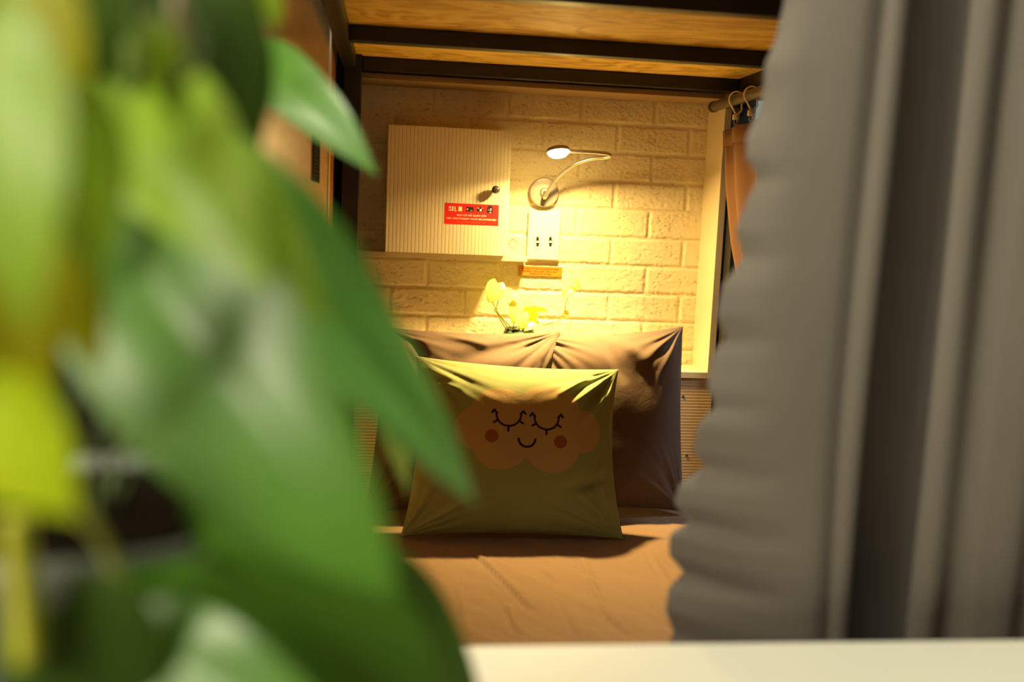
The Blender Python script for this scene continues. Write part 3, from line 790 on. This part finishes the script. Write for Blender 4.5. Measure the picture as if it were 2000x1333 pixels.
def brown_curtain():
    # the far hem sweeps towards the viewer as it falls (tied back)
    far = [(r0.z - .058, 2.415), (r0.z - .10, 2.405), (r0.z - .2, 2.37), (r0.z - .33, 2.30), (r0.z - .50, 2.17), (r0.z - .7, 2.0), (r0.z - .95, 1.9)][::-1]
    mb = MB(); nz, ny = 60, 90; vs = []
    for j in range(nz + 1):
        z = lerp(r0.z - .95, r0.z - .058, j / nz)
        yf = interp(far, z); yn = 1.55
        for i in range(ny + 1):
            s = i / ny; y = lerp(yf, yn, s)
            amp = .012 + .010 * (1 - j / nz)
            x = XRD + .012 + amp * math.sin(s * 34 + .3) * min(1, s * 12 + .25) + .004 * math.sin(s * 13 + z * 5)
            vs.append((x, y, z))
    w = ny + 1
    mb.add(vs, [(j * w + i, j * w + i + 1, (j + 1) * w + i + 1, (j + 1) * w + i) for j in range(nz) for i in range(ny)])
    ct = thing('brown_curtain', 'brown curtain hanging from the rod on the right', 'curtain', (XRD, 2.0, r0.z - .95))
    mb.build('curtain_cloth', M['brown_curtain'], ct, smooth=True, solid=.0015)
    hb = MB(); vs = []
    for j, dz in enumerate((-.062, -.100)):
        for i in range(ny + 1):
            s = i / ny; z = r0.z + dz; y = lerp(interp(far, z) + .003, 1.55, s)
            x = XRD + .0095 + .0125 * math.sin(s * 34 + .3) * min(1, s * 12 + .25) + .004 * math.sin(s * 13 + z * 5)
            vs.append((x - .0005, y, z))
    hb.add(vs, [(i, i + 1, w + i + 1, w + i) for i in range(ny)])
    hb.build('header_tape', M['brown_curtain'], ct, smooth=True, solid=.0012)
brown_curtain()
bcard = P(1466, 196, 2.655); bd = P(1512, 250, 2.655)
tag(box((bcard.x, 2.6575, bd.z), (bd.x + .1, 2.6598, bcard.z)).build('blue_card', M['blue_card']), 'pale blue card on the dark back wall beyond the hooks', 'card')

# ------------------------------------------------------------------ grey curtain in the foreground
def grey_curtain():
    edge_px = [(1533, -60), (1530, 0), (1516, 70), (1498, 120), (1493, 175), (1484, 215), (1466, 265), (1462, 305), (1476, 345), (1456, 395), (1441, 450), (1449, 505), (1416, 560), (1404, 620), (1416, 665), (1394, 700),
               (1384, 765), (1394, 800), (1368, 840), (1364, 895), (1383, 930), (1346, 975), (1341, 1015), (1368, 1055), (1339, 1090), (1339, 1135), (1361, 1172), (1336, 1205), (1332, 1250), (1345, 1300), (1325, 1350)]
    YG = .955
    sm = [(lambda w: sum(w) / len(w))([q[0] for q in edge_px[max(0, i - 3):i + 4]]) for i in range(len(edge_px))]
    tab = sorted([(P(x, y, YG).z, P(x + .45 * (x - sm[i]) + 12, y, YG).x) for i, (x, y) in enumerate(edge_px)])
    prof = [(.28, .975), (.33, .957), (.38, .948), (.42, .946), (.436, .952), (.447, .959), (.458, .953), (.470, .962), (.474, .99), (.470, 1.05), (.50, 1.09), (.54, 1.092), (.572, 1.085), (.580, 1.045), (.548, .985), (.529, .958), (.540, .947), (.554, .955), (.568, .975), (.585, .968), (.60, .960),
            (.63, .958), (.66, .985), (.70, .955), (.74, .985), (.78, .955), (.82, .98), (.86, .96)]
    pr = catmull([(P(765 + a * FPX / b, 600, b).x, b, 0) for a, b in prof], 7)
    u0 = pr[0].x
    zs = []
    z = tab[0][0] - .45
    while z < 2.12:
        zs.append(z); z += .005 if tab[0][0] < z < 1.45 else .03
    zs.append(2.12)
    vs = []; 
    for z in zs:
        ex = interp(tab, z)
        low = sstep(1.0, .78, z)
        for i, p in enumerate(pr):
            u = p.x; f = max(0, 1 - (u - u0) / .17)
            x = u + (ex - u0) * f ** 1.5
            if i == 0: pass
            y = p.y
            y += .002 * f ** 3 * math.sin(z * 55 + 1) + .060 * low * f ** 1.3 
            y += .004 * math.sin(z * 7 + u * 30) * (1 - f)
            x += .004 * math.sin(z * 5 + u * 12) * (1 - f)
            vs.append((x, y, z))
    w = len(pr)
    mb = MB().add(vs, [(j * w + i, j * w + i + 1, (j + 1) * w + i + 1, (j + 1) * w + i) for j in range(len(zs) - 1) for i in range(w - 1)])
    o = mb.build('grey_curtain', M['grey_curtain'], smooth=True, solid=.0014)
    tag(o, 'grey-brown curtain with ruffled edge hanging in the right foreground', 'curtain')
grey_curtain()

# ------------------------------------------------------------------ white table in front
TZ = P(1400, 1256, .885).z
tb = thing('white_table', 'pale cream-white table across the bottom foreground', 'table', (.3, .62, 0))
box((-.75, .30, TZ - .028), (1.2, .885, TZ)).build('tabletop', M['table'], tb, bevel=.002)
for lx in (-.70, 1.11):
    for ly in (.34, .80):
        box((lx, ly, .001), (lx + .04, ly + .04, TZ - .029)).build('leg', M['table'], tb)

# ------------------------------------------------------------------ potted pothos
px_, pY = -.20, .52
pc = P(180, 1010, pY)
pt = thing('potted_pothos', 'big green pothos plant in a grey pot, blurred in the left foreground', 'plant', (pc.x, pY, TZ + .0005))
ph = pc.z - TZ + .01
pm = Matrix.Translation((pc.x, pY, TZ + .0005))
MB().lathe([(.055, 0), (.062, .004), (.078, ph * .55), (.092, ph - .022), (.100, ph - .020), (.101, ph), (.092, ph), (.090, ph - .03), (.06, ph - .05), (0, ph - .05)], pm, 56).build('pot', M['pot'], pt, smooth=True)
MB().lathe([(.0905, ph - .010), (.05, ph - .004), (0, ph - .001)], pm, 40).build('soil', M['soil'], pt, smooth=True)
LEAVES = [  # base px,py,depth  tip px,py,depth  width m  facing  material
    (190, 400, .465, 760, 1165, .355, .090, (-.26, -.88, .38), 'leaf_fresh', .18, .35, .84),
    (395, 345, .46, 952, 985, .53, .066, (.35, -.75, .5), 'leaf_mid', .10, .30),
    (500, 118, .86, 737, 335, .78, .054, (-.1, -.82, .55), 'leaf_fresh', .22, .20),
    (715, 690, .60, 806, 975, .62, .018, (.4, -.9, .2), 'leaf_light', .1, .2),
    (240, 165, .45, 520, 560, .37, .060, (-.2, -.8, .5), 'leaf_light', .15, .2),
    (325, 300, .47, 640, 625, .41, .056, (-.2, -.8, .5), 'leaf_light', .15, .3),
    (-5, -60, .38, 150, 310, .37, .044, (.1, -.95, .2), 'leaf_olive', .12, .2),
    (120, -80, .46, 300, 190, .47, .050, (.3, -.9, -.2), 'leaf_dark', .12, .2),
    (350, -90, .50, 510, 305, .50, .055, (.3, -.95, -.1), 'leaf_dark', .12, .2),
    (440, 40, .52, 500, 300, .53, .040, (.5, -.9, .0), 'leaf_dark', .12, .2),
    (-60, 60, .345, 60, 640, .29, .047, (.1, -.7, .7), 'leaf_light', .12, .2),
    (130, 190, .36, 190, 560, .36, .034, (.2, -.8, .6), 'leaf_light', .1, .2),
    (60, 300, .42, 160, 520, .42, .030, (.0, -.9, .3), 'leaf_light', .1, .2),
    (-50, 420, .36, 80, 800, .36, .046, (.1, -.9, .3), 'leaf_olive', .1, .2),
    (-20, 560, .42, 110, 860, .42, .030, (.4, -.9, .1), 'leaf_light', .1, .2),
    (-70, 790, .34, 150, 1010, .33, .042, (.0, -.6, .8), 'leaf_lime', .1, .2),
    (120, 460, .38, 190, 740, .38, .026, (-.2, -.9, .4), 'leaf_olive', .1, .2),
    (380, 1085, .42, 905, 1440, .43, .094, (-.02, -.9, .3), 'leaf_fresh', .12, .25),
    (275, 1262, .385, 720, 1500, .34, .048, (-.2, -.78, .42), 'leaf_fresh', .12, .2),
    (640, 1130, .55, 950, 1380, .55, .075, (.6, -.7, .0), 'leaf_dark', .12, .2),
    (110, 1185, .37, 290, 1440, .37, .058, (.3, -.9, -.2), 'leaf_dark', .1, .2),
    (300, 60, .40, 360, 260, .40, .016, (.2, -.9, .3), 'leaf_light', .1, .2),
    (500, -60, .6, 545, 60, .6, .020, (.2, -.9, .3), 'leaf_light', .1, .2),
    (300, 80, .50, 400, 270, .5, .030, (.2, -.9, .0), 'leaf_dark', .1, .2),
    (180, 60, .5, 265, 260, .5, .030, (.2, -.9, .0), 'leaf_dark', .1, .2),
    (-60, -60, .42, 30, 200, .42, .040, (.2, -.9, .2), 'leaf_olive', .1, .2),
    (560, 1020, .50, 560, 1200, .50, .020, (.2, -.9, .2), 'leaf_mid', .1, .2),
]
crown = Vector((pc.x, pY, TZ + ph - .02))
for k, (bx, by, bd_, tx, ty, td, w, up, mt, dr, fo, *tq) in enumerate(LEAVES):
    leaf_mesh(P(bx, by, bd_), P(tx, ty, td), w, up, dr, fo, .04, seed=k, nt=30, ns=14, peak=.50, tipx=tq[0] if tq else 1.08).build('leaf', M[mt], pt, smooth=True)
STEMS = [
    ([(-30, 900, .50), (-60, 500, .46), (20, 250, .42), (125, 470, .40)], .0022, 'vinestem_dark'),
    ([(150, 900, .52), (215, 500, .50), (250, 100, .48), (330, 60, .46), (400, 300, .46)], .0022, 'vinestem_dark'),
    ([(250, 950, .55), (330, 500, .60), (340, 150, .62), (430, -30, .70), (500, 122, .80)], .0026, 'vinestem_dark'),
    ([(200, 900, .50), (270, 400, .48), (345, 200, .44), (342, -60, .44)], .0030, 'vinestem_brown'),
    ([(200, 900, .50), (250, 400, .47), (265, 150, .44), (280, -60, .42)], .0030, 'vinestem_dark'),
    ([(345, -60, .40), (370, 30, .40), (395, 90, .40), (375, 140, .40), (330, 160, .40)], .0020, 'vinestem_dark'),
    ([(140, 985, .36), (195, 1050, .38), (235, 1130, .40), (262, 1200, .42)], .0024, 'vinestem'),
    ([(28, 1010, .36), (38, 1100, .36), (50, 1200, .36), (55, 1290, .36)], .0052, 'vinestem'),
    ([(180, 1000, .48), (100, 800, .44), (-40, 700, .38), (-50, 740, .34)], .0022, 'vinestem_dark'),
    ([(200, 1000, .50), (300, 900, .50), (420, 1050, .48), (400, 1095, .41)], .0022, 'vinestem_dark'),
    ([(400, 1095, .41), (520, 1120, .47), (640, 1130, .55)], .0022, 'vinestem'),
]
for pts, r, mt in STEMS:
    q = [P(*p) for p in pts]
    if pts[0][1] >= 850 and pts[0][0] not in (140, 28): q = [crown + Vector((random.uniform(-.03, .03), random.uniform(-.03, .03), -.012))] + q[1:]
    MB().tube(catmull(q, 8), r, 10).build('stem', M[mt], pt, smooth=True)

# ------------------------------------------------------------------ housings of the room lights; aisle and front ones are added
def fixture(loc, s, label, tgt):
    d = (Vector(tgt) - Vector(loc)).normalized()
    t = thing('unseen_light', label, 'lamp', loc)
    m4 = Matrix.Translation(Vector(loc) - d * .012) @ (-d).to_track_quat('Z', 'Y').to_matrix().to_4x4()
    mb = MB(); mb.box((-s / 2 - .02, -s / 2 - .02, 0.0), (s / 2 + .02, s / 2 + .02, .03)); mb.v = [tuple(m4 @ Vector(v)) for v in mb.v]
    mb.build('housing', M['plastic'], t)
fixture(CEIL_L, .4, 'square white ceiling light above the table, outside the picture', (.15, .66, 0))
fixture(AISLE_L, .4, 'square white fill light added over the aisle to brighten the blue card, outside the picture', (1.55, 2.2, 0))
fixture(FRONT_L, .8, 'square white fill light added above the camera to brighten the leaves, outside the picture', (-.3, .1, 0))
fixture(ROOM_L, .6, 'square white wall light at the left of the room, outside the picture', (.2, .8, 1.1))
